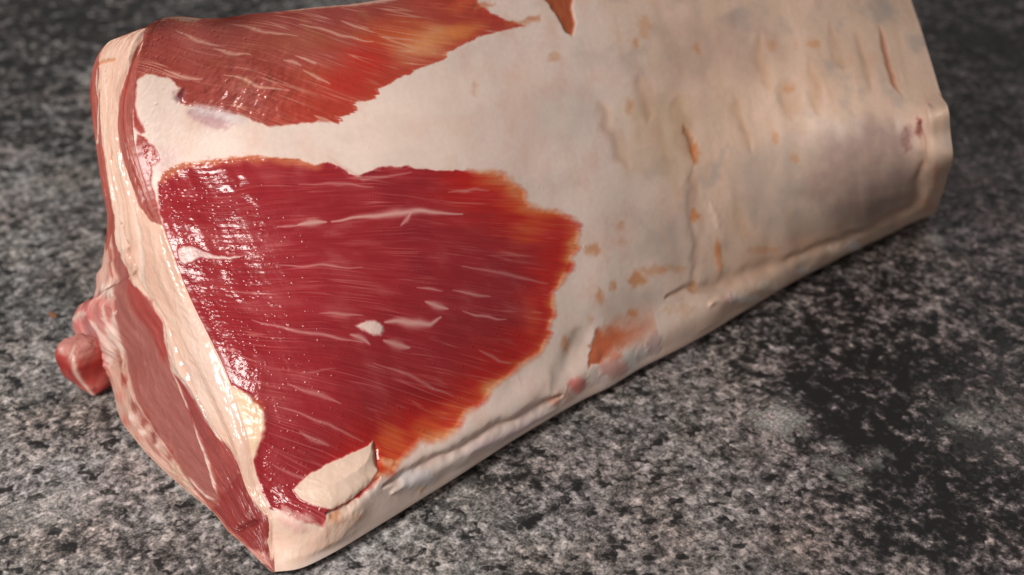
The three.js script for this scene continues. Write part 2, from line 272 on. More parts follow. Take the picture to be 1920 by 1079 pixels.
// lower muscle
const lowPx = [[294, 345], [306, 322], [322, 312], [345, 305], [380, 303], [420, 296], [470, 292], [520, 295], [560, 300], [590, 309], [615, 306], [635, 312], [655, 326], [668, 332], [690, 322], [720, 313], [760, 312], [800, 318], [850, 320], [900, 322], [940, 322], [962, 335], [978, 352], [988, 378], [1012, 392], [1038, 396], [1062, 406],
  [1087, 425], [1087, 450], [1080, 478], [1072, 502], [1052, 528], [1042, 545], [1042, 572], [1033, 602], [1028, 640], [1016, 662], [986, 682], [962, 700], [942, 716], [916, 735], [906, 756], [872, 776], [864, 800], [838, 820], [812, 829], [790, 826], [768, 848], [748, 868], [738, 892], [712, 893], [706, 900], [680, 930], [612, 964], [604, 986],
  [560, 976], [520, 956], [504, 958], [486, 915], [472, 868], [480, 838], [496, 800], [494, 772], [462, 742], [425, 724], [405, 684], [376, 610], [346, 552], [322, 496], [304, 448], [296, 400]];
const thinLow = face.path([[900, 322], [955, 330], [985, 378], [1060, 405], [1087, 440], [1052, 528], [1033, 602], [1016, 662], [962, 700], [916, 735], [872, 776], [838, 820], [790, 826], [748, 868], [712, 893]]);
const thinTop = face.path([[300, 330], [345, 304], [420, 295], [520, 295], [590, 307]]);
const [jl] = [jagRight(2, 1.0)];
const lowBlobs = [[1000, 425, 56, 36, .6], [965, 375, 44, 34, .5], [735, 830, 40, 56, .8], [800, 795, 80, 26, .5], [1000, 600, 20, 60, .3], [870, 750, 50, 22, .3], [478, 762, 20, 18, .6], [660, 905, 10, 10, .2]].map(([x, y, rx, ry, al]) => { const c = face.find(x, y), e = face.find(x + rx, y), f = face.find(x, y - ry); return [c[0], c[1], Math.hypot(e[0] - c[0], e[1] - c[1]), Math.hypot(f[0] - c[0], f[1] - c[1]), al]; });
const CORE = [145, 34, 40], DEEP = [124, 26, 34], ROSE = [160, 62, 64], VERM = [184, 30, 22], ORANGE = [202, 88, 42], AMBER = [208, 136, 90];
patch(face, lowPx, { edge: 0.55, warp: 1.0, freq: 0.28, edgeAt: (a, b) => 0.5 + 1.7 * (1 - sst(3, 9, segDist(thinLow, a, b, false)[0])), jag: (a, b) => { const p = psiLow(a, b), w = sst(60, 100, a); return [w * (3.0 * noise(p * 0.24 + 2, a * 0.02) + 1.1 * noise(p * 0.7, a * 0.04) + 0.4 * noise(p * 1.7, a * 0.06)), 0]; } }, (al, sd, a, b, n) => {
  const psi = psiLow(a, b), gr = grainAt(psi, a, 1), big = fbm(a * 0.035 + 8, psi * 0.05 + 2, 4), pool = fbm(a * 0.09, psi * 0.16 + 4, 3);
  const c = [...CORE]; const to = (q, w) => { for (let i = 0; i < 3; i++) c[i] += (q[i] - c[i]) * w; };
  to(DEEP, sst(0.0, 0.5, big) * 0.6); to(ROSE, sst(0.02, 0.5, -big + 0.3 * pool) * 0.75 + 0.25 * sst(0.1, 0.5, pool));
  const wv = a + 6 * fbm(psi * 0.25 + 4, a * 0.02, 3), dr = segDist(thinLow, a, b, false)[0] + 4 * noise(psi * 0.25 + 4, a * 0.03) + 1.2 * noise(psi * 0.9, a * 0.05);
  to(VERM, 0.85 * (1 - sst(4, 28, dr))); to(ORANGE, 0.85 * (1 - sst(0, 6.5, dr))); to(AMBER, 0.75 * (1 - sst(-1, 2.6, dr)));
  for (const [x, y, rx, ry, w] of lowBlobs) { const q = Math.hypot((a - x) / rx, (b - y) / ry) + 0.35 * noise(psi * 0.8, a * 0.05) ; if (q < 1.2) to(ORANGE, w * (1 - sst(0.2, 1.1, q))); }
  const dt = segDist(thinTop, a, b, false)[0] + 1.2 * fbm(a * 0.2, b * 0.2, 2); to([206, 128, 84], 0.75 * (1 - sst(0.2, 3.4, dt)));
  const k = 1 + 0.11 * gr; c[0] *= k; c[1] *= 1 + 0.3 * gr; c[2] *= 1 + 0.26 * gr;
  const mb = marbleAt(psi, a, 1.7) * (0.35 + 0.65 * sst(3, 14, a)); to([206, 138, 126], 0.5 * mb);
  face.blend(n, c, al);
  const wave = Math.exp(-a / 30) * sst(2, 8, a);
  const cross = wave * 0.3 * fbm(a * 0.22 + 3 + 0.02 * b, b * 0.06, 3);
  face.Z[n] = mixn(face.Z[n], face.Z[n] * 0.7 - 0.35 * sst(0, 1.6, sd) + 0.045 * gr + 0.05 * mb + cross + (0.04 * noise(psi * 1.5 + 0.8 * noise(a * 0.3, b * 0.3), a * 0.16) + 0.025 * noise(psi * 3.1, a * 0.3 + 5)) * (0.35 + 1.5 * wave) + 0.14 * fbm(a * 0.06, psi * 0.3, 3), al);
  face.R[n] = mixn(face.R[n], 0.2 + 0.06 * pool + 0.04 * gr, al);
  if (al > 0.5) face.I[n] = 1;
});
// soft standing wrinkles beside the sawn edge
for (const [l, w, z] of [[[[312, 330], [318, 380], [326, 430], [340, 470]], 3.0, .5], [[[350, 312], [358, 360], [366, 410], [386, 456], [404, 480]], 3.4, .6], [[[404, 304], [422, 330], [440, 360]], 2.6, .42], [[[452, 306], [462, 336], [484, 384]], 2.6, .42], [[[520, 318], [538, 350]], 3, .25], [[[432, 490], [440, 530], [452, 566]], 3, .4], [[[430, 570], [444, 620], [458, 670], [466, 700]], 3.6, .45], [[[482, 650], [486, 700], [492, 740]], 2.4, .35], [[[345, 520], [372, 590], [396, 640], [416, 690]], 2.0, .35], [[[500, 760], [496, 810], [488, 850]], 2, .4], [[[500, 860], [506, 920]], 2.4, .35], [[[520, 740], [530, 790]], 2, .2]])
  line(face, l, { w, z, warp: 1.6, freq: 0.16 });
// upper muscle
const topPx = [[276, 40], [290, 20], [400, 12], [560, -5], [700, -30], [800, -50], [850, -30], [882, -4], [912, 16], [962, 40], [986, 48], [950, 56], [900, 68], [862, 85], [838, 98], [832, 112], [790, 126], [742, 150], [708, 172], [700, 186], [670, 190], [656, 210], [640, 222], [632, 232], [600, 226], [560, 232], [500, 237], [452, 216], [400, 210], [372, 201],
  [340, 196], [330, 182], [338, 165], [322, 150], [300, 141], [270, 141], [248, 148], [246, 120], [256, 84]];
const thinTopR = face.path([[800, -50], [882, -4], [962, 40], [900, 68], [838, 98], [790, 126], [708, 172], [670, 190], [632, 232]]);
const topBlobs = [[800, 78, 88, 44, .95, AMBER], [740, 60, 70, 40, .55, ORANGE], [860, 62, 60, 24, .8, [204, 116, 62]], [690, 110, 60, 44, .5, VERM], [640, 160, 60, 40, .3, VERM], [860, 12, 36, 16, .6, [196, 80, 40]], [420, 70, 90, 40, .4, [172, 92, 84]], [560, 80, 120, 30, .35, [158, 84, 56]]].map(([x, y, rx, ry, w, q]) => { const c = face.find(x, y), e = face.find(x + rx, y), f = face.find(x, y - ry); return [c[0], c[1], Math.hypot(e[0] - c[0], e[1] - c[1]), Math.hypot(f[0] - c[0], f[1] - c[1]), w, q]; });
patch(face, topPx, { edge: 0.5, warp: 0.9, freq: 0.3, jag: (a, b) => { const p = psiTop(a, b), w = sst(36, 60, a); return [w * (2.6 * noise(p * 0.28 + 7, a * 0.02) + 2.0 * noise(p * 0.7 + 3, a * 0.03) + 0.8 * noise(p * 1.9, a * 0.05)), 0]; } }, (al, sd, a, b, n) => {
  const psi = psiTop(a, b), gr = grainAt(psi, a, 12), big = fbm(a * 0.04 + 28, psi * 0.06 + 12, 4), pool = fbm(a * 0.1 + 3, psi * 0.2 + 14, 3);
  const c = [154, 70, 62]; const to = (q, w) => { for (let i = 0; i < 3; i++) c[i] += (q[i] - c[i]) * w; };
  to([168, 94, 86], sst(0, 0.5, big) * 0.7); to([142, 58, 48], sst(0, 0.5, -big) * 0.7); to([158, 92, 62], sst(0.12, 0.5, pool) * 0.5);
  const dr = segDist(thinTopR, a, b, false)[0] + 5 * fbm(psi * 0.35 + 4, a * 0.03, 3) + 2 * noise(psi, a * 0.05);
  to([172, 52, 34], 0.7 * (1 - sst(6, 34, dr)));
  for (const [x, y, rx, ry, w, col] of topBlobs) { const q = Math.hypot((a - x) / rx, (b - y) / ry) + 0.3 * fbm(psi * 0.4, a * 0.06, 3); if (q < 1.3) to(col, w * (1 - sst(0.15, 1.15, q))); }
  c[0] *= 1 + 0.09 * gr; c[1] *= 1 + 0.15 * gr; c[2] *= 1 + 0.15 * gr;
  const mb = marbleAt(psi, a, 5.1); to([212, 160, 140], 0.7 * mb);
  face.blend(n, c, al);
  const lump = Math.exp(-(((a - 36) / 20) ** 2) - (((b - 150) / 14) ** 2));
  face.Z[n] = mixn(face.Z[n], face.Z[n] * 0.7 - 0.35 * sst(0, 1.6, sd) + 0.06 * gr + 0.09 * mb + 0.16 * fbm(a * 0.16, psi * 0.5, 3) + lump * 0.9 * fbm(a * 0.3, b * 0.34, 3), al);
  face.R[n] = mixn(face.R[n], 0.23 + 0.08 * pool, al);
  if (al > 0.5) face.I[n] = 2;
});
// narrow red band beside the sawn edge, below the white knob
const bandCol = (al, sd, a, b, n) => { const g = fbm(a * 0.7, b * 0.25, 3); face.blend(n, [150 + 20 * g, 52 + 14 * g, 46 + 12 * g], al * 0.92); face.Z[n] -= 0.2 * al; face.R[n] = mixn(face.R[n], 0.28, al); if (al > 0.5) face.I[n] = 3; };
patch(face, [[252, 252], [268, 258], [290, 276], [302, 298], [284, 312], [280, 340], [290, 380], [298, 420], [304, 446], [290, 420], [266, 350], [252, 300]], { edge: 0.6, warp: 1.0 }, bandCol);
patch(face, [[244, 150], [252, 146], [248, 190], [254, 220], [272, 246], [262, 252], [246, 236]], { edge: 0.6, warp: 0.8 }, bandCol);
soft([[296, 262], [330, 270], [330, 300], [300, 320], [286, 300]], [196, 156, 154], 0.6, 3);
line(face, [[345, 205], [390, 222], [440, 240]], { w: 2.2, col: [176, 130, 136], alpha: 0.75, z: -0.7, warp: 0.8 });
line(face, [[338, 198], [400, 210], [450, 226], [470, 236]], { w: 2.0, col: [214, 196, 196], alpha: 0.8, z: 0.4, warp: 0.8 });
spot(face, 337, 180, 7, 8, [120, 70, 80], 0.8, -0.8);
// fat seams and flecks lying in the lower muscle
const MARB = [208, 160, 150];
for (const [l, w, al] of [[[[556, 421], [590, 418], [612, 416]], 1.3, .85], [[[622, 415], [660, 408], [700, 404], [745, 400], [800, 398], [870, 400]], 1.4, .85], [[[772, 402], [764, 414], [754, 422]], 1.0, .7], [[[520, 424], [560, 421]], .5, .6], [[[722, 606], [745, 601], [780, 606], [806, 608], [824, 598]], 2.0, .85], [[[720, 640], [744, 646], [768, 650]], 1.7, .75], [[[656, 628], [674, 634], [692, 648]], 1.4, .75],
  [[[798, 566], [818, 574], [840, 580]], 1.4, .8], [[[540, 720], [600, 742], [640, 760]], .9, .5], [[[470, 600], [520, 612], [600, 628], [680, 645]], .7, .6], [[[420, 545], [480, 550], [520, 556]], .5, .5], [[[520, 498], [600, 498], [680, 502]], .5, .6], [[[560, 812], [590, 826], [620, 838]], 1.0, .5], [[[600, 585], [680, 592]], .5, .55], [[[840, 360], [920, 356]], .7, .5], [[[850, 545], [920, 556]], .7, .6], [[[870, 585], [950, 600]], .7, .65], [[[780, 540], [830, 545]], .6, .6], [[[560, 700], [630, 690]], .5, .3],
  [[[520, 762], [600, 790], [680, 830]], .6, .5], [[[510, 870], [560, 892], [600, 905]], .6, .45], [[[620, 300], [680, 336], [720, 330], [770, 322]], .9, .45], [[[560, 345], [640, 345], [700, 352]], .6, .45], [[[700, 680], [780, 710], [850, 745]], .7, .45], [[[400, 650], [440, 662], [480, 680]], .6, .4], [[[900, 660], [960, 680]], .8, .5], [[[870, 500], [960, 515], [1030, 530]], .8, .5], [[[960, 300], [900, 350]], .3, .1]])
  line(face, l, { w, col: MARB, alpha: al, z: 0.08, warp: 1.2, freq: 0.08, hard: 0, taper: 0.4, rough: 0.05 });
patch(face, [[328, 470], [342, 460], [362, 462], [382, 470], [402, 478], [430, 481], [462, 477], [430, 486], [400, 486], [376, 482], [358, 492], [342, 496], [332, 488]], { edge: 0.4, warp: 0.5, freq: 0.5 }, (al, sd, a, b, n) => { face.blend(n, [212, 178, 172], al * 0.95); face.Z[n] += 0.45 * al; face.R[n] = mixn(face.R[n], 0.34, al); if (al > 0.5) face.I[n] = 6; });
patch(face, [[667, 611], [678, 606], [690, 602], [702, 602], [712, 606], [719, 614], [719, 622], [713, 629], [703, 629], [690, 625], [677, 618]], { edge: 0.7, warp: 0.6, freq: 0.5 }, (al, sd, a, b, n) => { face.blend(n, [222, 198, 186], al * 0.95); face.Z[n] += 0.7 * Math.sqrt(clamp(sd / 4)) * al; face.R[n] = mixn(face.R[n], 0.3, al); if (al > 0.5) face.I[n] = 8; });
for (const l of [[[552, 106], [590, 118], [560, 110]], [[568, 134], [592, 142], [618, 156]], [[530, 112], [564, 126]], [[330, 60], [372, 78], [410, 88]], [[400, 92], [440, 100], [470, 104]], [[310, 130], [345, 146], [380, 148]], [[420, 140], [480, 160], [540, 170]], [[560, 46], [640, 66], [700, 76]], [[430, 46], [500, 60], [560, 66]], [[640, 40], [700, 60]], [[590, 216], [620, 228]]])
  line(face, l, { w: 0.7, col: [216, 168, 148], alpha: 0.7, z: 0.12, warp: 1.2, freq: 0.1, taper: 0.4, hard: 0 });
line(face, [[480, 22], [560, 16], [640, 8], [720, 0], [800, -20]], { w: 1.4, col: [216, 188, 168], alpha: 0.7, z: 0.3 });
// loose oval pad of fat on the lower corner of the muscle
patch(face, [[548, 918], [575, 893], [610, 872], [655, 852], [690, 836], [701, 826], [706, 846], [709, 882], [692, 910], [662, 935], [622, 957], [586, 949], [560, 933]], { edge: 0.35, warp: 0.45, freq: 0.3 }, (al, sd, a, b, n) => {
  const m = fbm(a * 0.15, b * 0.15, 3); face.blend(n, [226 + 6 * m, 196 + 8 * m, 176 + 8 * m], al);
  face.Z[n] += al * (0.5 + 2.2 * sst(0, 9, sd)); face.R[n] = mixn(face.R[n], 0.48, al); if (al > 0.5) face.I[n] = 4;
});
line(face, [[700, 824], [706, 846], [710, 884]], { w: 1.1, col: [176, 78, 44], alpha: 0.6, z: -1.0, warp: 0.3 });
line(face, [[712, 858], [722, 866], [742, 868]], { w: 1.2, col: [222, 164, 128], alpha: 0.8, z: 0.3 });
// pale tongue of fat over the lowest corner, stringy at its upper rim
patch(face, [[506, 960], [540, 972], [600, 988], [640, 960], [680, 960], [640, 1010], [580, 1045], [530, 1070], [512, 1072], [508, 1020]], { edge: 1.2, warp: 1.4 }, (al, sd, a, b, n) => { const m = fbm(a * 0.3, b * 0.1, 3); face.blend(n, [226, 188 + 12 * m, 166 + 12 * m], al * 0.7); face.Z[n] += 0.3 * al + 0.2 * m * al; });
for (const l of [[[518, 962], [556, 968], [596, 976]], [[512, 972], [540, 980], [580, 996]], [[520, 952], [550, 962]]]) line(face, l, { w: 1.4, col: [224, 176, 166], alpha: 0.75, z: 0.35, warp: 0.6 });
const leanA = face.find(1112, 655)[0];
// small dried lean patch by the foot, dark blade of lean on the ridge
patch(face, [[1102, 692], [1106, 662], [1118, 622], [1150, 612], [1214, 610], [1192, 634], [1166, 652], [1132, 676]], { edge: 1.1, warp: 2.4, freq: 0.22, edgeAt: (a, b) => 0.9 + 0.35 * Math.max(0, a - leanA) }, (al, sd, a, b, n) => { const g = fbm(a * 0.12 + b * 0.3, b * 0.5 - a * 0.2, 3), q = sst(1100, 1210, 0) ; face.blend(n, [176 + 26 * g, 80 + 30 * g, 44 + 22 * g], al * (0.86 + 0.2 * g)); face.Z[n] -= 0.5 * al; face.R[n] = mixn(face.R[n], 0.38, al); if (al > 0.5) face.I[n] = 5; });
patch(face, [[1008, -20], [1030, 6], [1048, 34], [1062, 60], [1074, 66], [1079, 44], [1072, 8], [1078, -20]], { edge: 0.8, warp: 0.7 }, (al, sd, a, b, n) => { const g = fbm(a * 0.4, b * 0.1, 3); face.blend(n, [158 + 24 * g, 72 + 26 * g, 38 + 18 * g], al * 0.95); face.Z[n] -= 0.9 * al; face.R[n] = mixn(face.R[n], 0.36, al); if (al > 0.5) face.I[n] = 7; });
for (const [x, y, rx, ry] of [[968, 44, 22, 4], [1000, 36, 14, 5], [905, 10, 20, 5]]) spot(face, x, y, rx, ry, [180, 96, 56], 0.7, -0.3);
patch(face, [[424, 722], [462, 740], [492, 768], [496, 800], [482, 838], [470, 864], [458, 812], [440, 760]], { edge: 1.1, warp: 1.2, freq: 0.4 }, (al, sd, a, b, n) => { const m = fbm(a * 0.4, b * 0.4, 3); face.blend(n, [226, 192 + 10 * m, 158 + 12 * m], al * 0.92); face.Z[n] += (0.3 + 0.4 * m) * al; face.R[n] = mixn(face.R[n], 0.26, al); if (al > 0.5) face.I[n] = 0; });
// wet film: fine pimpled relief over everything, coarser near the sawn edge
face.all((a, b, n) => { const near = Math.exp(-a / 26); const x = a + 0.6 * noise(a * 0.5, b * 0.5), y = b + 0.6 * noise(a * 0.5 + 9, b * 0.5); face.Z[n] += 0.016 * rot(x * 1.5, y * 1.5, 0.8, 0.6) + near * (0.07 * rot(x * 0.8 + 7, y * 0.9, 0.5, 0.866) + 0.05 * rot(x * 1.9, y * 1.9 + 4, 0.92, 0.39)); });

const idAt = (k, s, t) => k.I[Math.min(k.H - 1, Math.floor(t * k.H)) * k.W + Math.min(k.W - 1, Math.floor(s * k.W))];
// beads of moisture and the finest grain, too small for the mesh
face.B = new Float32Array(face.W * face.H);
face.all((a, b, n) => { const id = face.I[n]; face.B[n] = 0.3 + (id === 1 || id === 2 ? 0.05 * noise((id === 1 ? psiLow(a, b) : psiTop(a, b)) * 4.5, a * 0.3) : 0) + 0.02 * rot(a * 3, b * 3, 0.8, 0.6); });
for (let i = 0; i < 1500; i++) {
  const near = rnd() < 0.55, a = near ? 3 + 34 * rnd() * rnd() : 4 + 150 * rnd(), b = 14 + 168 * rnd(), r = 0.28 + 0.4 * rnd() * rnd(), st = rnd() < 0.5 ? 1 : 0.6, on = idAt(face, a / face.LA, b / face.LB);
  if (on === 0 && rnd() < 0.94 || on === 4) continue;
  face.each([a - r * 2, b - r * 2, a + r * 2, b + r * 2], (x, y, n) => { const q = 1 - ((x - a) ** 2 * st + (y - b) ** 2) / (r * r); if (q > 0) face.B[n] = Math.max(face.B[n], 0.3 + (a < 40 ? 0.5 : 0.3) * Math.sqrt(q) * r / 0.7); });
}

// ---------------------------------------------------------------- the sawn end: fat strip, loin eye, flank layers, bone side
const cut = makeSkin(cutBase, 640, 1280, 90, 190, 120, 240);
cut.all((a, b, n) => {
  const f = fbm(a * 0.12, b * 0.07 + 3, 4), g = fbm(a * 0.6 + 3, b * 0.4, 3);
  cut.C.set([158 + 16 * f + 6 * g, 84 + 14 * f + 8 * g, 74 + 12 * f + 8 * g], n * 3); cut.Z[n] = 0.3 * f + 0.08 * g; cut.R[n] = 0.36 + 0.08 * f; cut.I[n] = 0;
});
const cutPatch = (px, col, o, z, rough, id, vary = 10) => patch(cut, px, o, (al, sd, a, b, n) => { const m = fbm(a * 0.22 + id * 5, b * 0.1, 4), m2 = fbm(a * 0.9, b * 0.6 + id, 2); cut.blend(n, [col[0] + vary * m, col[1] + vary * 1.3 * m + 5 * m2, col[2] + vary * 1.3 * m + 5 * m2], al); cut.Z[n] += (z * sst(-0.5, 2.5, sd) + 0.25 * m) * al; cut.R[n] = mixn(cut.R[n], rough, al); if (al > 0.5 && id >= 0) cut.I[n] = id; });
// loin eye
cutPatch([[222, 470], [240, 500], [262, 545], [284, 568], [306, 606], [308, 640], [320, 680], [324, 698], [346, 760], [366, 812], [386, 862], [401, 902], [408, 938], [396, 940], [374, 926], [352, 896], [338, 880], [308, 832], [284, 802], [262, 764], [238, 694], [226, 640], [216, 560], [214, 500]], [154, 90, 82], { edge: 0.5, warp: 0.8, freq: 0.3 }, 0.1, 0.36, 2, 12);
cutPatch([[250, 470], [300, 590], [318, 660], [306, 680], [290, 640], [262, 600], [240, 530], [228, 480]], [158, 68, 62], { edge: 1.8, warp: 1.6 }, 0.1, 0.36, 2, 14);
// bone side: pale connective band with red spots
cutPatch([[218, 560], [226, 640], [238, 694], [262, 764], [284, 802], [308, 832], [338, 880], [400, 962], [350, 925], [300, 882], [240, 815], [218, 775], [205, 710], [190, 690], [186, 640], [190, 580], [200, 545]], [200, 158, 142], { edge: 0.9, warp: 1.4, freq: 0.25 }, 0.3, 0.38, 3, 16);
cutPatch([[213, 480], [222, 520], [216, 560], [196, 560], [176, 556], [180, 520], [192, 490], [198, 450], [208, 440]], [202, 160, 146], { edge: 1.0, warp: 1.4 }, 0.4, 0.36, 3, 18);
cutPatch([[196, 552], [214, 570], [212, 640], [204, 700], [166, 664], [140, 632], [133, 604], [146, 576], [172, 560]], [196, 128, 120], { edge: 1.2, warp: 1.8, freq: 0.2 }, 1.5, 0.3, 4, 40);
const cspot = (x, y, rx, ry, c, al, z = 0) => spot(cut, x, y, rx, ry, c, al, z, 3);
for (const [x, y, rx, ry, c, al] of [[228, 676, 5, 13, [150, 70, 52], .9], [234, 712, 6, 12, [160, 66, 56], .9], [256, 762, 9, 12, [150, 84, 72], .8], [272, 785, 9, 14, [146, 66, 58], .8], [290, 818, 6, 14, [130, 58, 54], .9], [318, 850, 6, 14, [150, 70, 62], .8], [225, 745, 8, 10, [206, 120, 106], .6], [236, 790, 10, 10, [196, 108, 96], .7], [262, 818, 8, 6, [196, 122, 104], .6], [248, 785, 6, 10, [222, 204, 194], .8], [268, 812, 5, 5, [232, 214, 200], .9], [297, 836, 5, 6, [230, 206, 190], .8],
  [165, 590, 14, 12, [196, 96, 96], .7], [150, 610, 9, 12, [200, 104, 100], .7], [178, 615, 10, 12, [186, 128, 134], .6], [190, 585, 8, 6, [180, 104, 104], .6], [196, 640, 8, 14, [206, 150, 140], .6], [186, 655, 12, 8, [226, 200, 190], .7], [160, 648, 10, 6, [224, 206, 198], .7], [204, 540, 12, 8, [214, 196, 184], .6], [206, 590, 6, 20, [170, 92, 84], .6], [212, 650, 5, 26, [190, 122, 110], .5], [330, 880, 8, 12, [196, 180, 150], .5], [350, 905, 10, 8, [196, 176, 150], .5]])
  cspot(x, y, rx, ry, c, al, 0.2);
for (const l of [[[176, 552], [192, 540], [212, 536]], [[186, 560], [200, 548], [214, 552]], [[150, 640], [168, 654], [190, 650]], [[176, 600], [190, 616], [198, 640]], [[204, 560], [210, 620], [206, 690]], [[218, 580], [222, 640], [232, 690]], [[140, 600], [156, 590], [170, 588]]])
  line(cut, l, { w: 1.3, col: [226, 204, 192], alpha: 0.75, z: 0.5, warp: 0.9, taper: 0.3 });
// rim flesh below the eye and by the near corner
cutPatch([[412, 880], [440, 870], [468, 930], [496, 968], [508, 1000], [512, 1060], [480, 1040], [440, 1000], [400, 955], [412, 935]], [138, 52, 50], { edge: 1.6, warp: 1.8 }, 0.1, 0.3, 5, 14);
cutPatch([[326, 700], [358, 732], [382, 782], [406, 820], [436, 856], [450, 884], [440, 900], [416, 930], [404, 890], [386, 842], [366, 800], [346, 756]], [148, 68, 64], { edge: 0.6, warp: 0.8 }, 0, 0.3, 5, 12);
cutPatch([[470, 1030], [500, 1040], [514, 1074], [488, 1054], [450, 1016]], [196, 136, 124], { edge: 1, warp: 1.6 }, 0.4, 0.32, 5, 30);
cutPatch([[400, 962], [440, 1004], [470, 1036], [440, 1006], [392, 956]], [200, 176, 150], { edge: 0.8, warp: 0.8 }, 0.2, 0.36, 3);
line(cut, [[438, 1002], [460, 988], [490, 976]], { w: 1.2, col: [104, 26, 26], alpha: 0.7, z: -1.1 });
for (const [x, y] of [[501, 1018], [508, 1046], [496, 1040], [490, 1054]]) cspot(x, y, 4, 6, [216, 170, 156], 0.85, 0.5);
cutPatch([[497, 962], [508, 972], [516, 1000], [514, 1040], [509, 1052], [503, 1020], [504, 992]], [224, 186, 166], { edge: 0.5, warp: 1.6, freq: 0.5 }, 0.5, 0.3, 1);
// white lines round the eye
line(cut, [[322, 694], [334, 722], [346, 752], [358, 780]], { w: 0.9, col: [216, 190, 176], alpha: 0.85, z: 0.3, warp: 0.5 });
line(cut, [[358, 778], [366, 806], [378, 836], [390, 868], [400, 900], [408, 934]], { w: 1.1, col: [220, 196, 184], alpha: 0.9, z: 0.4, warp: 0.7 });
line(cut, [[354, 892], [368, 912], [384, 930], [404, 938]], { w: 1.7, col: [224, 204, 192], alpha: 0.9, z: 0.4, warp: 0.9 });
line(cut, [[228, 640], [238, 692], [262, 762], [286, 802], [312, 838], [342, 884]], { w: 0.8, col: [204, 172, 154], alpha: 0.7, z: 0.2 });
// fat strip beside the outer face
const stripPx = [[206, 76], [240, 62], [272, 50], [262, 84], [240, 130], [226, 180], [220, 230], [226, 280], [240, 330], [262, 386], [284, 416], [299, 422], [312, 458], [330, 502], [350, 552], [370, 594], [396, 646], [414, 685], [430, 725], [450, 780], [466, 825], [474, 862], [484, 900], [497, 937], [508, 972], [495, 966], [469, 930], [451, 886], [430, 842], [405, 819], [381, 780], [358, 730], [322, 697], [318, 678], [307, 640], [305, 606], [280, 566], [257, 540], [220, 462], [211, 392], [200, 326], [192, 260], [188, 200], [186, 140], [192, 96]];
patch(cut, stripPx, { edge: 0.55, warp: 0.6, freq: 0.3 }, (al, sd, a, b, n) => {
  const m = fbm(a * 0.1, b * 0.06 + 9, 3), m2 = fbm(a * 0.4, b * 0.35, 3), lay = sst(-0.2, 0.5, noise(a * 0.1 + 2, b * 0.022)), c = [216 + 12 * m + 6 * lay, 178 + 18 * m + 8 * m2 + 14 * lay, 158 + 18 * m + 8 * m2 + 18 * lay];
  cut.blend(n, c, al); cut.Z[n] += al * (1.2 * sst(-0.5, 4, sd) + 0.9 * noise(a * 0.14 + 3, b * 0.04) + 0.25 * m2); cut.R[n] = mixn(cut.R[n], 0.2, al); if (al > 0.5) cut.I[n] = 1;
});
line(cut, [[232, 420], [260, 500], [300, 580], [330, 640], [352, 700], [390, 780], [430, 850]], { w: 1.3, col: [196, 146, 122], alpha: 0.5, z: -1.3, warp: 1.4, freq: 0.2, hard: 0, taper: 0.2 });
line(cut, [[312, 660], [330, 690], [362, 740], [390, 790], [418, 830]], { w: 2.0, col: [198, 184, 174], alpha: 0.75, z: -0.2, warp: 0.8 });
// flank layers above
for (const [l, w, c, al, z] of [[[[268, 62], [252, 100], [238, 150], [230, 210], [234, 262], [244, 310], [260, 355], [284, 408]], 1.9, [146, 58, 50], .95, -.5], [[[172, 140], [172, 210], [178, 280], [188, 350], [197, 420], [200, 470]], 1.7, [148, 50, 42], .95, 0], [[[192, 170], [192, 230], [192, 280], [194, 330], [198, 370]], 1.5, [156, 72, 62], .9, -.4], [[[182, 130], [184, 190], [184, 240], [182, 270]], 1.3, [204, 190, 178], .9, .2], [[[184, 122], [196, 116], [220, 112]], .8, [200, 132, 98], .7, -.3], [[[204, 130], [206, 200], [206, 270], [212, 340], [222, 400]], 1.3, [224, 204, 190], .8, .6], [[[214, 130], [214, 200], [212, 250]], .7, [200, 150, 130], .6, -.4],
  [[[200, 470], [208, 430], [206, 390]], 1.6, [160, 76, 64], .8, 0], [[[214, 520], [206, 470], [202, 440]], 1.3, [164, 84, 70], .8, 0], [[[214, 272], [216, 285], [212, 300]], .9, [196, 130, 104], .7, -.2]])
  line(cut, l, { w, col: c, alpha: al, z, warp: 0.5, taper: 0.12, hard: 0.5, id: c[1] < 100 ? 5 : -1 });
cut.all((a, b, n) => {                                                 // fine grain, pale threads and darker pools in the cut flesh
  const id = cut.I[n]; if (id === 1) return;
  const g = noise(a * 0.9 + 0.3 * b, b * 0.35) , th = sst(0.55, 0.95, 1 - Math.abs(noise(a * 0.35 + 8, b * 0.09 + 3)) * 4) * sst(0.05, 0.4, noise(a * 0.1, b * 0.06 + 9)), pool = fbm(a * 0.14 + 30, b * 0.06, 3);
  const C = cut.C, o = n * 3, k = 1 + 0.07 * g + 0.14 * pool; const kk = id === 2 ? 1 + 0.5 * (k - 1) : k; C[o] *= kk; C[o + 1] *= kk; C[o + 2] *= kk;
  cut.blend(n, [206, 160, 146], th * (id === 2 ? 0.18 : 0.34)); cut.blend(n, [122, 44, 40], 0.45 * sst(0.15, 0.5, fbm(a * 0.2 + 60, b * 0.07 + 2, 3)) * (id === 2 ? 0.3 : 0.8)); cut.Z[n] += 0.1 * th + 0.06 * g + 0.35 * pool * (id === 3 || id === 4 ? 2 : 1);
});
for (let i = 0; i < 16; i++) { const t = i / 15, x = 214 + 30 * t * rnd() + t * 120, y = 500 + t * 400; line(cut, [[x, y], [x + 8 + 6 * rnd(), y + 26], [x + 16, y + 60]], { w: 0.6, col: [178, 112, 100], alpha: 0.35, warp: 1 }); }
cut.all((a, b, n) => { const e = Math.exp(-a / 9); cut.Z[n] += (0.04 + 0.05 * e) * rot(a * 1.3, b * 1.0, 0.8, 0.6) + (0.06 + 0.14 * e) * rot(a * 0.6 + 3, b * 0.42, 0.5, 0.866); });

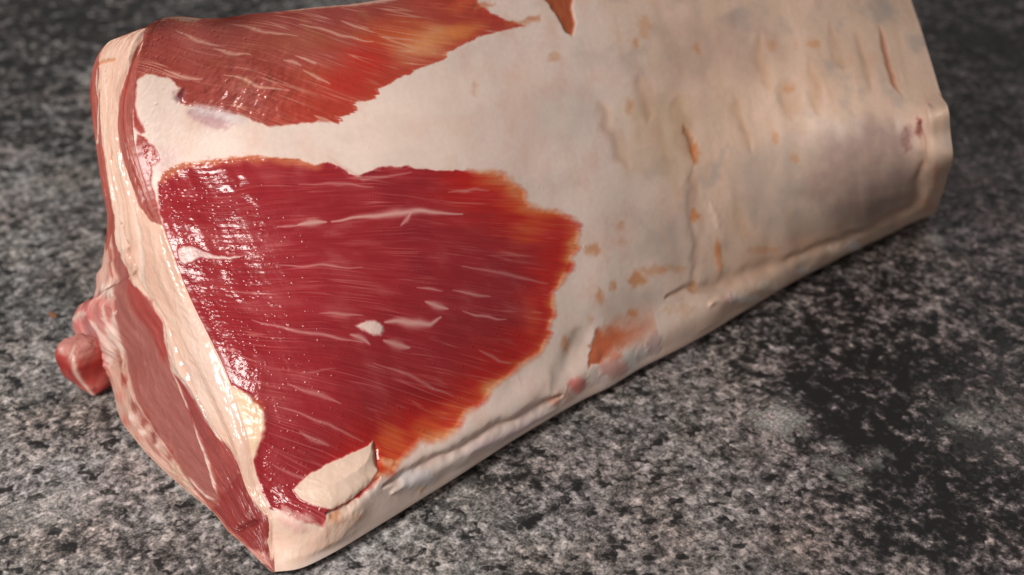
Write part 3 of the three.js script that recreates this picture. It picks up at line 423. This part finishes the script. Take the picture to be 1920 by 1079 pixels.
// ---------------------------------------------------------------- meshes of the loin
const tex = (k, what) => {
  const d = new Uint8Array(k.W * k.H * 4);
  for (let n = 0; n < k.W * k.H; n++) {
    if (what === 'C') for (let c = 0; c < 3; c++) d[n * 4 + c] = clamp(k.C[n * 3 + c], 0, 255);
    else { const v = 255 * (what === 'R' ? clamp(k.R[n], 0.12, 0.9) : clamp(k.B[n])); d[n * 4] = d[n * 4 + 1] = d[n * 4 + 2] = v; }
    d[n * 4 + 3] = 255;
  }
  const t = new THREE.DataTexture(d, k.W, k.H, THREE.RGBAFormat); t.magFilter = THREE.LinearFilter; t.minFilter = THREE.LinearMipmapLinearFilter; t.generateMipmaps = true;
  if (what === 'C') t.colorSpace = THREE.SRGBColorSpace; t.needsUpdate = true; return t;
};
const wetMaterial = (k, extra) => new THREE.MeshPhysicalMaterial({ map: tex(k, 'C'), roughnessMap: tex(k, 'R'), roughness: 1, ior: 1.42, ...extra });
const faceMat = wetMaterial(face, { bumpMap: tex(face, 'B'), bumpScale: 0.0004 }), cutMat = wetMaterial(cut);

const NC = 220, NS = 800, NT = 470, COLS = NC + NS + 1;
const pos = new Float32Array(COLS * (NT + 1) * 3), base = new Float32Array(COLS * (NT + 1) * 3), uvs = new Float32Array(COLS * (NT + 1) * 2);
const sOf = (i) => { const x = (i - NC) / NS; return 0.55 * x + 0.45 * Math.pow(x, 1.6); };   // finer where it is nearer
const idx = (i, j) => j * COLS + i;
for (let j = 0; j <= NT; j++) for (let i = 0; i < COLS; i++) {
  const t = j / NT, p = i < NC ? cutBase((NC - i) / NC, t) : faceBase(sOf(i), t); p.toArray(base, idx(i, j) * 3);
  if (i < NC) { uvs[idx(i, j) * 2] = (NC - i) / NC; } else uvs[idx(i, j) * 2] = sOf(i);
  uvs[idx(i, j) * 2 + 1] = t;
}
const normalsOf = (P) => {
  const g = new Float32Array(P.length), a = V(), b = V(), q = (i, j, o) => o.fromArray(P, idx(i, j) * 3);
  const p0 = V(), p1 = V();
  for (let j = 0; j <= NT; j++) for (let i = 0; i < COLS; i++) {
    q(Math.min(i + 1, COLS - 1), j, p1); q(Math.max(i - 1, 0), j, p0); a.subVectors(p1, p0); q(i, Math.min(j + 1, NT), p1); q(i, Math.max(j - 1, 0), p0); b.subVectors(p1, p0);
    a.cross(b); if (a.lengthSq() < 1e-20) a.copy(i < NC ? cutN : faceN); a.normalize().toArray(g, idx(i, j) * 3);
  }
  return g;
};
const n0 = normalsOf(base), mid = faceN.clone().add(cutN).normalize();
for (let j = 0; j <= NT; j++) {
  const t = j / NT, foot = sst(0, 0.02, t), e = V().fromArray(base, idx(NC, j) * 3), head = 1;
  for (let i = 0; i < COLS; i++) {
    const k = idx(i, j) * 3, p = V().fromArray(base, k), s = i < NC ? (NC - i) / NC : sOf(i), nr = i < NC ? cutN : V().fromArray(n0, k);
    const d = p.distanceTo(e), R = i < NC ? 0.006 : 0.010, round = 0.0022 * Math.max(0, 1 - d / R) ** 2 * sst(0, 0.05, t);
    const z = i < NC ? cut.sample(cut.Z, s, t) * sst(0, 0.06, 1 - s) : face.sample(face.Z, s, t) * foot;
    const ze = d < 0.004 ? 0.5 * (cut.sample(cut.Z, 0, t) + face.sample(face.Z, 0, t)) : z, w = sst(0, 0.004, d), zz = mixn(ze, z, w) * 0.001;
    const dir = nr.clone().lerp(mid, 1 - w).normalize();
    p.addScaledVector(dir, zz * foot).addScaledVector(mid, -round);
    if (p.y < 0.0008) p.y = 0.0008;
    p.toArray(pos, k);
  }
}
const nrm = normalsOf(pos);
const loin = new THREE.Group(); loin.name = 'meat_loin';
loin.position.copy(N0).setY(0);
loin.userData = { label: 'raw bone-in meat loin with red muscle and creamy fat lying on the stone worktop', category: 'meat' };
scene.add(loin);
const shift = loin.position;
function gridMesh(name, mat, keep, label) {
  const map = new Map(), P = [], Nn = [], U = [], I = [];
  const vert = (i, j, side) => { const q = idx(i, j); let v = map.get(q); if (v === undefined) { v = P.length / 3; map.set(q, v); P.push(pos[q * 3] - shift.x, pos[q * 3 + 1], pos[q * 3 + 2] - shift.z); Nn.push(nrm[q * 3], nrm[q * 3 + 1], nrm[q * 3 + 2]); U.push(i === NC && side ? 0 : uvs[q * 2], uvs[q * 2 + 1]); } return v; };
  for (let j = 0; j < NT; j++) for (let i = 0; i < COLS - 1; i++) {
    const side = i < NC;
    if (!keep(i, j, side)) continue;
    const a = vert(i, j, side), b = vert(i + 1, j, side), c = vert(i + 1, j + 1, side), d = vert(i, j + 1, side);
    I.push(a, b, c, a, c, d);
  }
  if (!I.length) return;
  const g = new THREE.BufferGeometry();
  g.setAttribute('position', new THREE.Float32BufferAttribute(P, 3)); g.setAttribute('normal', new THREE.Float32BufferAttribute(Nn, 3)); g.setAttribute('uv', new THREE.Float32BufferAttribute(U, 2)); g.setIndex(I);
  const m = new THREE.Mesh(g, mat); m.name = name; if (label) m.userData.label = label; m.castShadow = m.receiveShadow = true; loin.add(m); return m;
}
const faceId = (id) => (i, j, side) => !side && idAt(face, (sOf(i) + sOf(i + 1)) / 2, (j + 0.5) / NT) === id;
const cutId = (...ids) => (i, j, side) => side && ids.includes(idAt(cut, (NC - i - 0.5) / NC, (j + 0.5) / NT));
const topSplit = face.find(640, 250)[1] / 185;
gridMesh('fat_cover', faceMat, faceId(0), 'cream to greyish fat cover over the loin');
gridMesh('lean_muscle', faceMat, faceId(1), 'large crimson muscle with orange feathered rim');
gridMesh('lean_muscle', faceMat, faceId(2), 'brownish red muscle along the ridge');
gridMesh('lean_band', faceMat, faceId(3), 'narrow red band beside the sawn end');
gridMesh('fat_pad', faceMat, faceId(4), 'loose oval pad of pale fat');
gridMesh('lean_patch', faceMat, faceId(5), 'small dried orange brown lean patch near the foot');
gridMesh('lean_patch', faceMat, faceId(7), 'dark brown blade of lean in the fat');
gridMesh('fat_fleck', faceMat, faceId(6), 'white tapering fleck of fat by the sawn end');
gridMesh('fat_fleck', faceMat, faceId(8), 'white drop of fat in the middle of the crimson muscle');
gridMesh('fat_strip', cutMat, cutId(1), 'peach fat strip down the sawn end');
gridMesh('loin_eye', cutMat, cutId(2), 'dull brownish pink eye of the loin');
gridMesh('connective_tissue', cutMat, cutId(3), 'pale connective band beside the bone');
gridMesh('bone_end', cutMat, cutId(4), 'pink and white sawn vertebra end');
gridMesh('rim_muscle', cutMat, cutId(0, 5), 'dark red rim flesh and flank layers of the sawn end');

// hidden sides: back, underside and far end
{
  const fat = new THREE.MeshPhysicalMaterial({ color: new THREE.Color().setRGB(0.5, 0.36, 0.28), roughness: 0.45 });
  const loft = (name, A, B, n, m, bulge, label, at) => {
    const P = [], I = [];
    for (let j = 0; j <= m; j++) for (let i = 0; i <= n; i++) { const p = at ? at(i / n, j / m) : A(i / n).lerp(B(i / n), j / m).addScaledVector(bulge, Math.sin(Math.PI * j / m)); P.push(p.x - shift.x, Math.max(p.y, 0.0006), p.z - shift.z); }
    for (let j = 0; j < m; j++) for (let i = 0; i < n; i++) { const a = j * (n + 1) + i; I.push(a, a + 1, a + n + 2, a, a + n + 2, a + n + 1); }
    const g = new THREE.BufferGeometry(); g.setAttribute('position', new THREE.Float32BufferAttribute(P, 3)); g.setIndex(I); g.computeVertexNormals();
    const mesh = new THREE.Mesh(g, fat); mesh.name = name; mesh.userData.label = label; mesh.castShadow = mesh.receiveShadow = true; loin.add(mesh);
  };
  const P = (i, j) => V().fromArray(pos, idx(i, j) * 3);
  const heel = backC(0.445).setY(0.001), farHeel = loc(11.5, 0.1, 41);
  const ridge = (s) => { const x = Math.min(1, s) * NS, i = Math.floor(x); return P(NC + Math.min(NS, i), NT).lerp(P(NC + Math.min(NS, i + 1), NT), x - i); };
  const groundBack = (s) => heel.clone().lerp(farHeel, s);
  const ruled = (s, q) => ridge(s).lerp(groundBack(s), q).addScaledVector(ACR, 0.022 * Math.sin(Math.PI * q));
  const rear = (s, q) => P(0, Math.round((1 - 0.555 * q) * NT)).add(ridge(s)).sub(ridge(0)).lerp(ruled(s, q), sst(0, 0.4, s));
  loft('back_side', (s) => V(s, 0, 0), (s) => V(s, 1, 0), 160, 60, V(0, 0, 0), 'hidden rear side', rear);
  loft('far_end', (t) => P(NC + NS, Math.round(t * NT)), (t) => farHeel.clone().lerp(P(NC + NS, NT), t), 60, 10, LEN.clone().multiplyScalar(0.004), 'far end of the loin');
  loft('underside', null, null, 200, 40, null, 'underside resting on the worktop', (s, q) => { const p = P(NC + Math.round(s * NS), 0), h = p.y; p.lerp(groundBack(s), q * q); return p.setY(mixn(h, 0.0007, sst(0, 0.2, q))); });
}

// knob of red marrow bone standing out behind the sawn end
{
  const g = new THREE.SphereGeometry(1, 96, 64), p = g.attributes.position, col = [], v = V();
  const c = atHeight(160, 682, 0.0115), yaw = 0.62;
  for (let i = 0; i < p.count; i++) {
    v.fromBufferAttribute(p, i).normalize();
    const q = V(...['x', 'y', 'z'].map((k) => Math.sign(v[k]) * Math.pow(Math.abs(v[k]), 0.66)));
    const a = Math.atan2(v.z, v.x), lump = 1 + 0.16 * fbm(v.x * 1.3 + 3, v.y * 1.3 + v.z, 3) + 0.035 * fbm(a * 4, v.y * 5, 3);
    q.multiplyScalar(lump); q.x += 0.32 * sst(0, 1, -q.y) ; q.z *= 1 - 0.2 * sst(0, 1, -q.y);
    const r = fbm(v.x * 1.6 + v.z, v.y * 2 + 5, 4), strip = Math.exp(-(((a - 0.95 + 0.1 * r) / 0.16) ** 2)), cap = sst(0.55, 0.85, v.y + 0.3 * r);
    const cc = new THREE.Color(`rgb(${Math.round(164 + 34 * r)},${Math.round(66 + 62 * r)},${Math.round(60 + 56 * r)})`);
    cc.lerp(new THREE.Color('rgb(216,184,170)'), 0.85 * strip).lerp(new THREE.Color('rgb(204,164,152)'), 0.45 * cap);
    col.push(cc.r, cc.g, cc.b);
    const lx = q.x * 0.0076, lz = q.z * 0.0088, cx = Math.cos(yaw), sx = Math.sin(yaw);
    const w = c.clone().addScaledVector(RIGHT, lx * cx - lz * sx + 0.0014 * -q.y).addScaledVector(V(0, 0, 1), lx * sx + lz * cx); w.y = Math.max(0.0006, c.y + q.y * 0.0112);
    p.setXYZ(i, w.x - shift.x, w.y, w.z - shift.z);
  }
  g.setAttribute('color', new THREE.Float32BufferAttribute(col, 3)); g.computeVertexNormals();
  const m = new THREE.Mesh(g, new THREE.MeshPhysicalMaterial({ vertexColors: true, roughness: 0.34, ior: 1.42 }));
  m.name = 'bone_knob'; m.userData.label = 'red rounded bone knob with a white stripe'; m.castShadow = m.receiveShadow = true; loin.add(m);
}
// crumb of meat on the worktop
{
  const g = new THREE.IcosahedronGeometry(1, 3), p = g.attributes.position, c = atHeight(99, 593, 0);
  for (let i = 0; i < p.count; i++) { const x = p.getX(i), y = p.getY(i), z = p.getZ(i), k = 1 + 0.25 * noise(x * 2 + 4, z * 2 + y); p.setXYZ(i, (x * 0.0022 + z * 0.0006) * k, Math.max(0, y * 0.0009 * k + 0.0006), z * 0.0012 * k); }
  g.computeVertexNormals();
  const m = new THREE.Mesh(g, new THREE.MeshPhysicalMaterial({ color: new THREE.Color('rgb(134,84,56)'), roughness: 0.4 }));
  m.position.copy(c).setY(0.0001); m.rotation.y = -0.5; m.name = 'meat_crumb'; m.userData = { label: 'tiny orange brown crumb of meat on the worktop beside the bone knob', category: 'crumb' }; m.castShadow = m.receiveShadow = true; scene.add(m);
}

// ---------------------------------------------------------------- the stone worktop
{
  const W = 2048, H = 1536, X0 = -0.40, X1 = 0.42, Z0 = -0.38, Z1 = 0.20, d = new Uint8Array(W * H * 4), rough = new Uint8Array(W * H * 4);
  const blots = [[1468, 786, 13, .8, 220], [1580, 880, 5, .7, 190], [1630, 868, 5, .6, 180], [1608, 905, 5, .6, 170], [1810, 790, 7, .7, 190], [1752, 447, 6, .8, 200], [1568, 840, 5, .7, 190], [1545, 868, 5, .6, 180], [1650, 850, 5, .6, 180], [1860, 800, 26, .35, 150], [1890, 690, 18, .25, 140], [870, 912, 8, .4, 190], [910, 950, 12, .3, 185], [100, 950, 14, .35, 190], [50, 960, 12, .3, 185], [1275, 668, 8, .4, 160], [1830, 300, 24, .35, 150]]
    .map(([x, y, r, a, v]) => { const p = atHeight(x, y); return [p.x * 1000, p.z * 1000, r, a, v]; });
  const darks = [[1540, 660, 40, .75], [1680, 720, 45, .7], [1720, 900, 45, .6], [1880, 880, 40, .6], [1850, 1000, 40, .55], [1560, 780, 28, .7], [1500, 520, 22, .6], [1640, 560, 30, .6], [1480, 610, 24, .5], [1840, 120, 110, .7], [1750, 20, 100, .7], [100, 60, 120, .8], [60, 130, 80, .4], [60, 250, 36, .3], [95, 260, 12, .7], [40, 265, 9, .8], [130, 170, 9, .6], [1900, 560, 40, .5], [940, 860, 14, .45], [985, 955, 8, .6], [1070, 905, 5, .6], [905, 908, 7, .8], [975, 895, 7, .7], [1780, 640, 40, .5], [300, 20, 110, .7]]
    .map(([x, y, r, a]) => { const p = atHeight(x, y); return [p.x * 1000, p.z * 1000, r, a]; });
  for (let j = 0; j < H; j++) for (let i = 0; i < W; i++) {
    const x = mixn(X0, X1, (i + 0.5) / W) * 1000, z = mixn(Z0, Z1, (j + 0.5) / H) * 1000;                   // mm
    const wx = x + 0.9 * noise(x * 0.09, z * 0.09) + 0.5 * rot(x * 0.36, z * 0.36 + 9, 0.8, 0.6), wz = z + 0.9 * rot(x * 0.09 + 40, z * 0.09, 0.6, 0.8) + 0.5 * noise(x * 0.36 + 20, z * 0.36);
    const f1 = rot(wx * 0.42, wz * 0.42, 0.8, 0.6), f2 = rot(wx * 0.21 + 50, wz * 0.21, 0.38, 0.92), f3 = rot(wx * 0.1 + 7, wz * 0.1 + 3, 0.92, 0.38), f4 = rot(wx * 0.9, wz * 0.9, 0.6, -0.8), f5 = rot(x * 1.7 + 3, z * 1.7, 0.5, 0.866);
    const c1 = fbm(x * 0.018 + 4, z * 0.022 + 2, 3), c2 = fbm(x * 0.0065 + 11, z * 0.008 + 5, 3), worm = 1 - Math.min(1, Math.abs(rot(wx * 0.28 + 80, wz * 0.25, 0.8, -0.6)) * 4.5);
    let v = 0.58 + 0.2 * f1 + 0.2 * f2 + 0.17 * f3 + 0.17 * f4 + 0.15 * f5 + 0.13 * c1 + 0.12 * c2 - 0.2 * worm * sst(-0.1, 0.4, f3);
    v = mixn(v, 0.49 + (v - 0.55) * 0.88, sst(20, 150, x + 70 * c1));                                                              // the slab's own dark figure on this side
    v -= 0.34 * sst(0.42, 0.56, rot(x * 0.17 + 0.5 * f1, z * 0.17, 0.7, 0.714)) + 0.16 * sst(0.35, 0.55, rot(x * 0.4 + 3, z * 0.4 + 8, 0.3, 0.954)) - 0.2 * sst(0.4, 0.6, rot(x * 0.33 + 60, z * 0.33 + 8, 0.9, 0.436));
    for (const [bx, bz, r, a] of darks) { const q = Math.hypot(x - bx, z - bz) / r; if (q < 1.6) v -= 0.19 * a * (1 - sst(0, 1.5, q + 0.6 * f3 + 0.5 * f2 + 0.3 * f1 + 0.5 * c1)); }
    
    const light = sst(0.07, 1.02, v + 0.05 * f5), speck = sst(0.42, 0.62, 0.6 * f4 + 0.4 * f2 + 0.2 * f1), g0 = mixn(22, 198, clamp(light)) + 30 * speck * sst(0.3, 0.6, v);
    const warm = 0.03 * sst(0, 150, x + 60 * c1); let r = g0 * (1 + warm), g = g0 * (0.955 - warm * 0.5), b = g0 * (0.935 - warm * 0.4);
    const tint = fbm(x * 0.03 + 90, z * 0.03, 3); r *= 1 + 0.05 * tint; b *= 1 - 0.04 * tint; g *= 1 + 0.02 * fbm(x * 0.02, z * 0.02 + 70, 2);
    for (const [bx, bz, rr, a, val] of blots) { const q = Math.hypot(x - bx, (z - bz) * 1.05) / rr; if (q < 1.5) { const w = a * (1 - sst(0.35, 1.0, q + 0.7 * f2 + 0.5 * f1 + 0.3 * f3)) * 0.75; const vv = val * (0.92 + 0.3 * f4 + 0.2 * f5); r = mixn(r, vv, w); g = mixn(g, vv * 0.98, w); b = mixn(b, vv * 0.95, w); } }
    const o = (j * W + i) * 4; d[o] = clamp(r, 8, 235); d[o + 1] = clamp(g, 8, 235); d[o + 2] = clamp(b, 8, 235); d[o + 3] = 255;
    const q = 255 * clamp(0.62 + 0.12 * f2 + 0.08 * c1); rough[o] = rough[o + 1] = rough[o + 2] = q; rough[o + 3] = 255;
  }
  const mk = (data, srgb) => { const t = new THREE.DataTexture(data, W, H, THREE.RGBAFormat); t.magFilter = THREE.LinearFilter; t.minFilter = THREE.LinearMipmapLinearFilter; t.generateMipmaps = true; t.wrapS = t.wrapT = THREE.MirroredRepeatWrapping; if (srgb) t.colorSpace = THREE.SRGBColorSpace; t.needsUpdate = true; return t; };
  const map = mk(d, true), rmap = mk(rough, false);
  const m = new THREE.MeshStandardMaterial({ map, roughnessMap: rmap, roughness: 1, bumpMap: map, bumpScale: 0.00025 });
  const SX = 2.4, SZ = 1.8, g = new THREE.BoxGeometry(SX, 0.03, SZ), p = g.attributes.position, uv = g.attributes.uv;
  for (let i = 0; i < p.count; i++) uv.setXY(i, (p.getX(i) - X0) / (X1 - X0), (p.getZ(i) - 0.1 - Z0) / (Z1 - Z0));
  const top = new THREE.Mesh(g, m); top.position.set(0, -0.015, -0.1); top.name = 'stone_worktop'; top.receiveShadow = true; top.castShadow = true;
  top.userData = { kind: 'structure', label: 'dark grey mottled stone worktop', category: 'worktop' }; scene.add(top);
}
renderer.render(scene, camera);
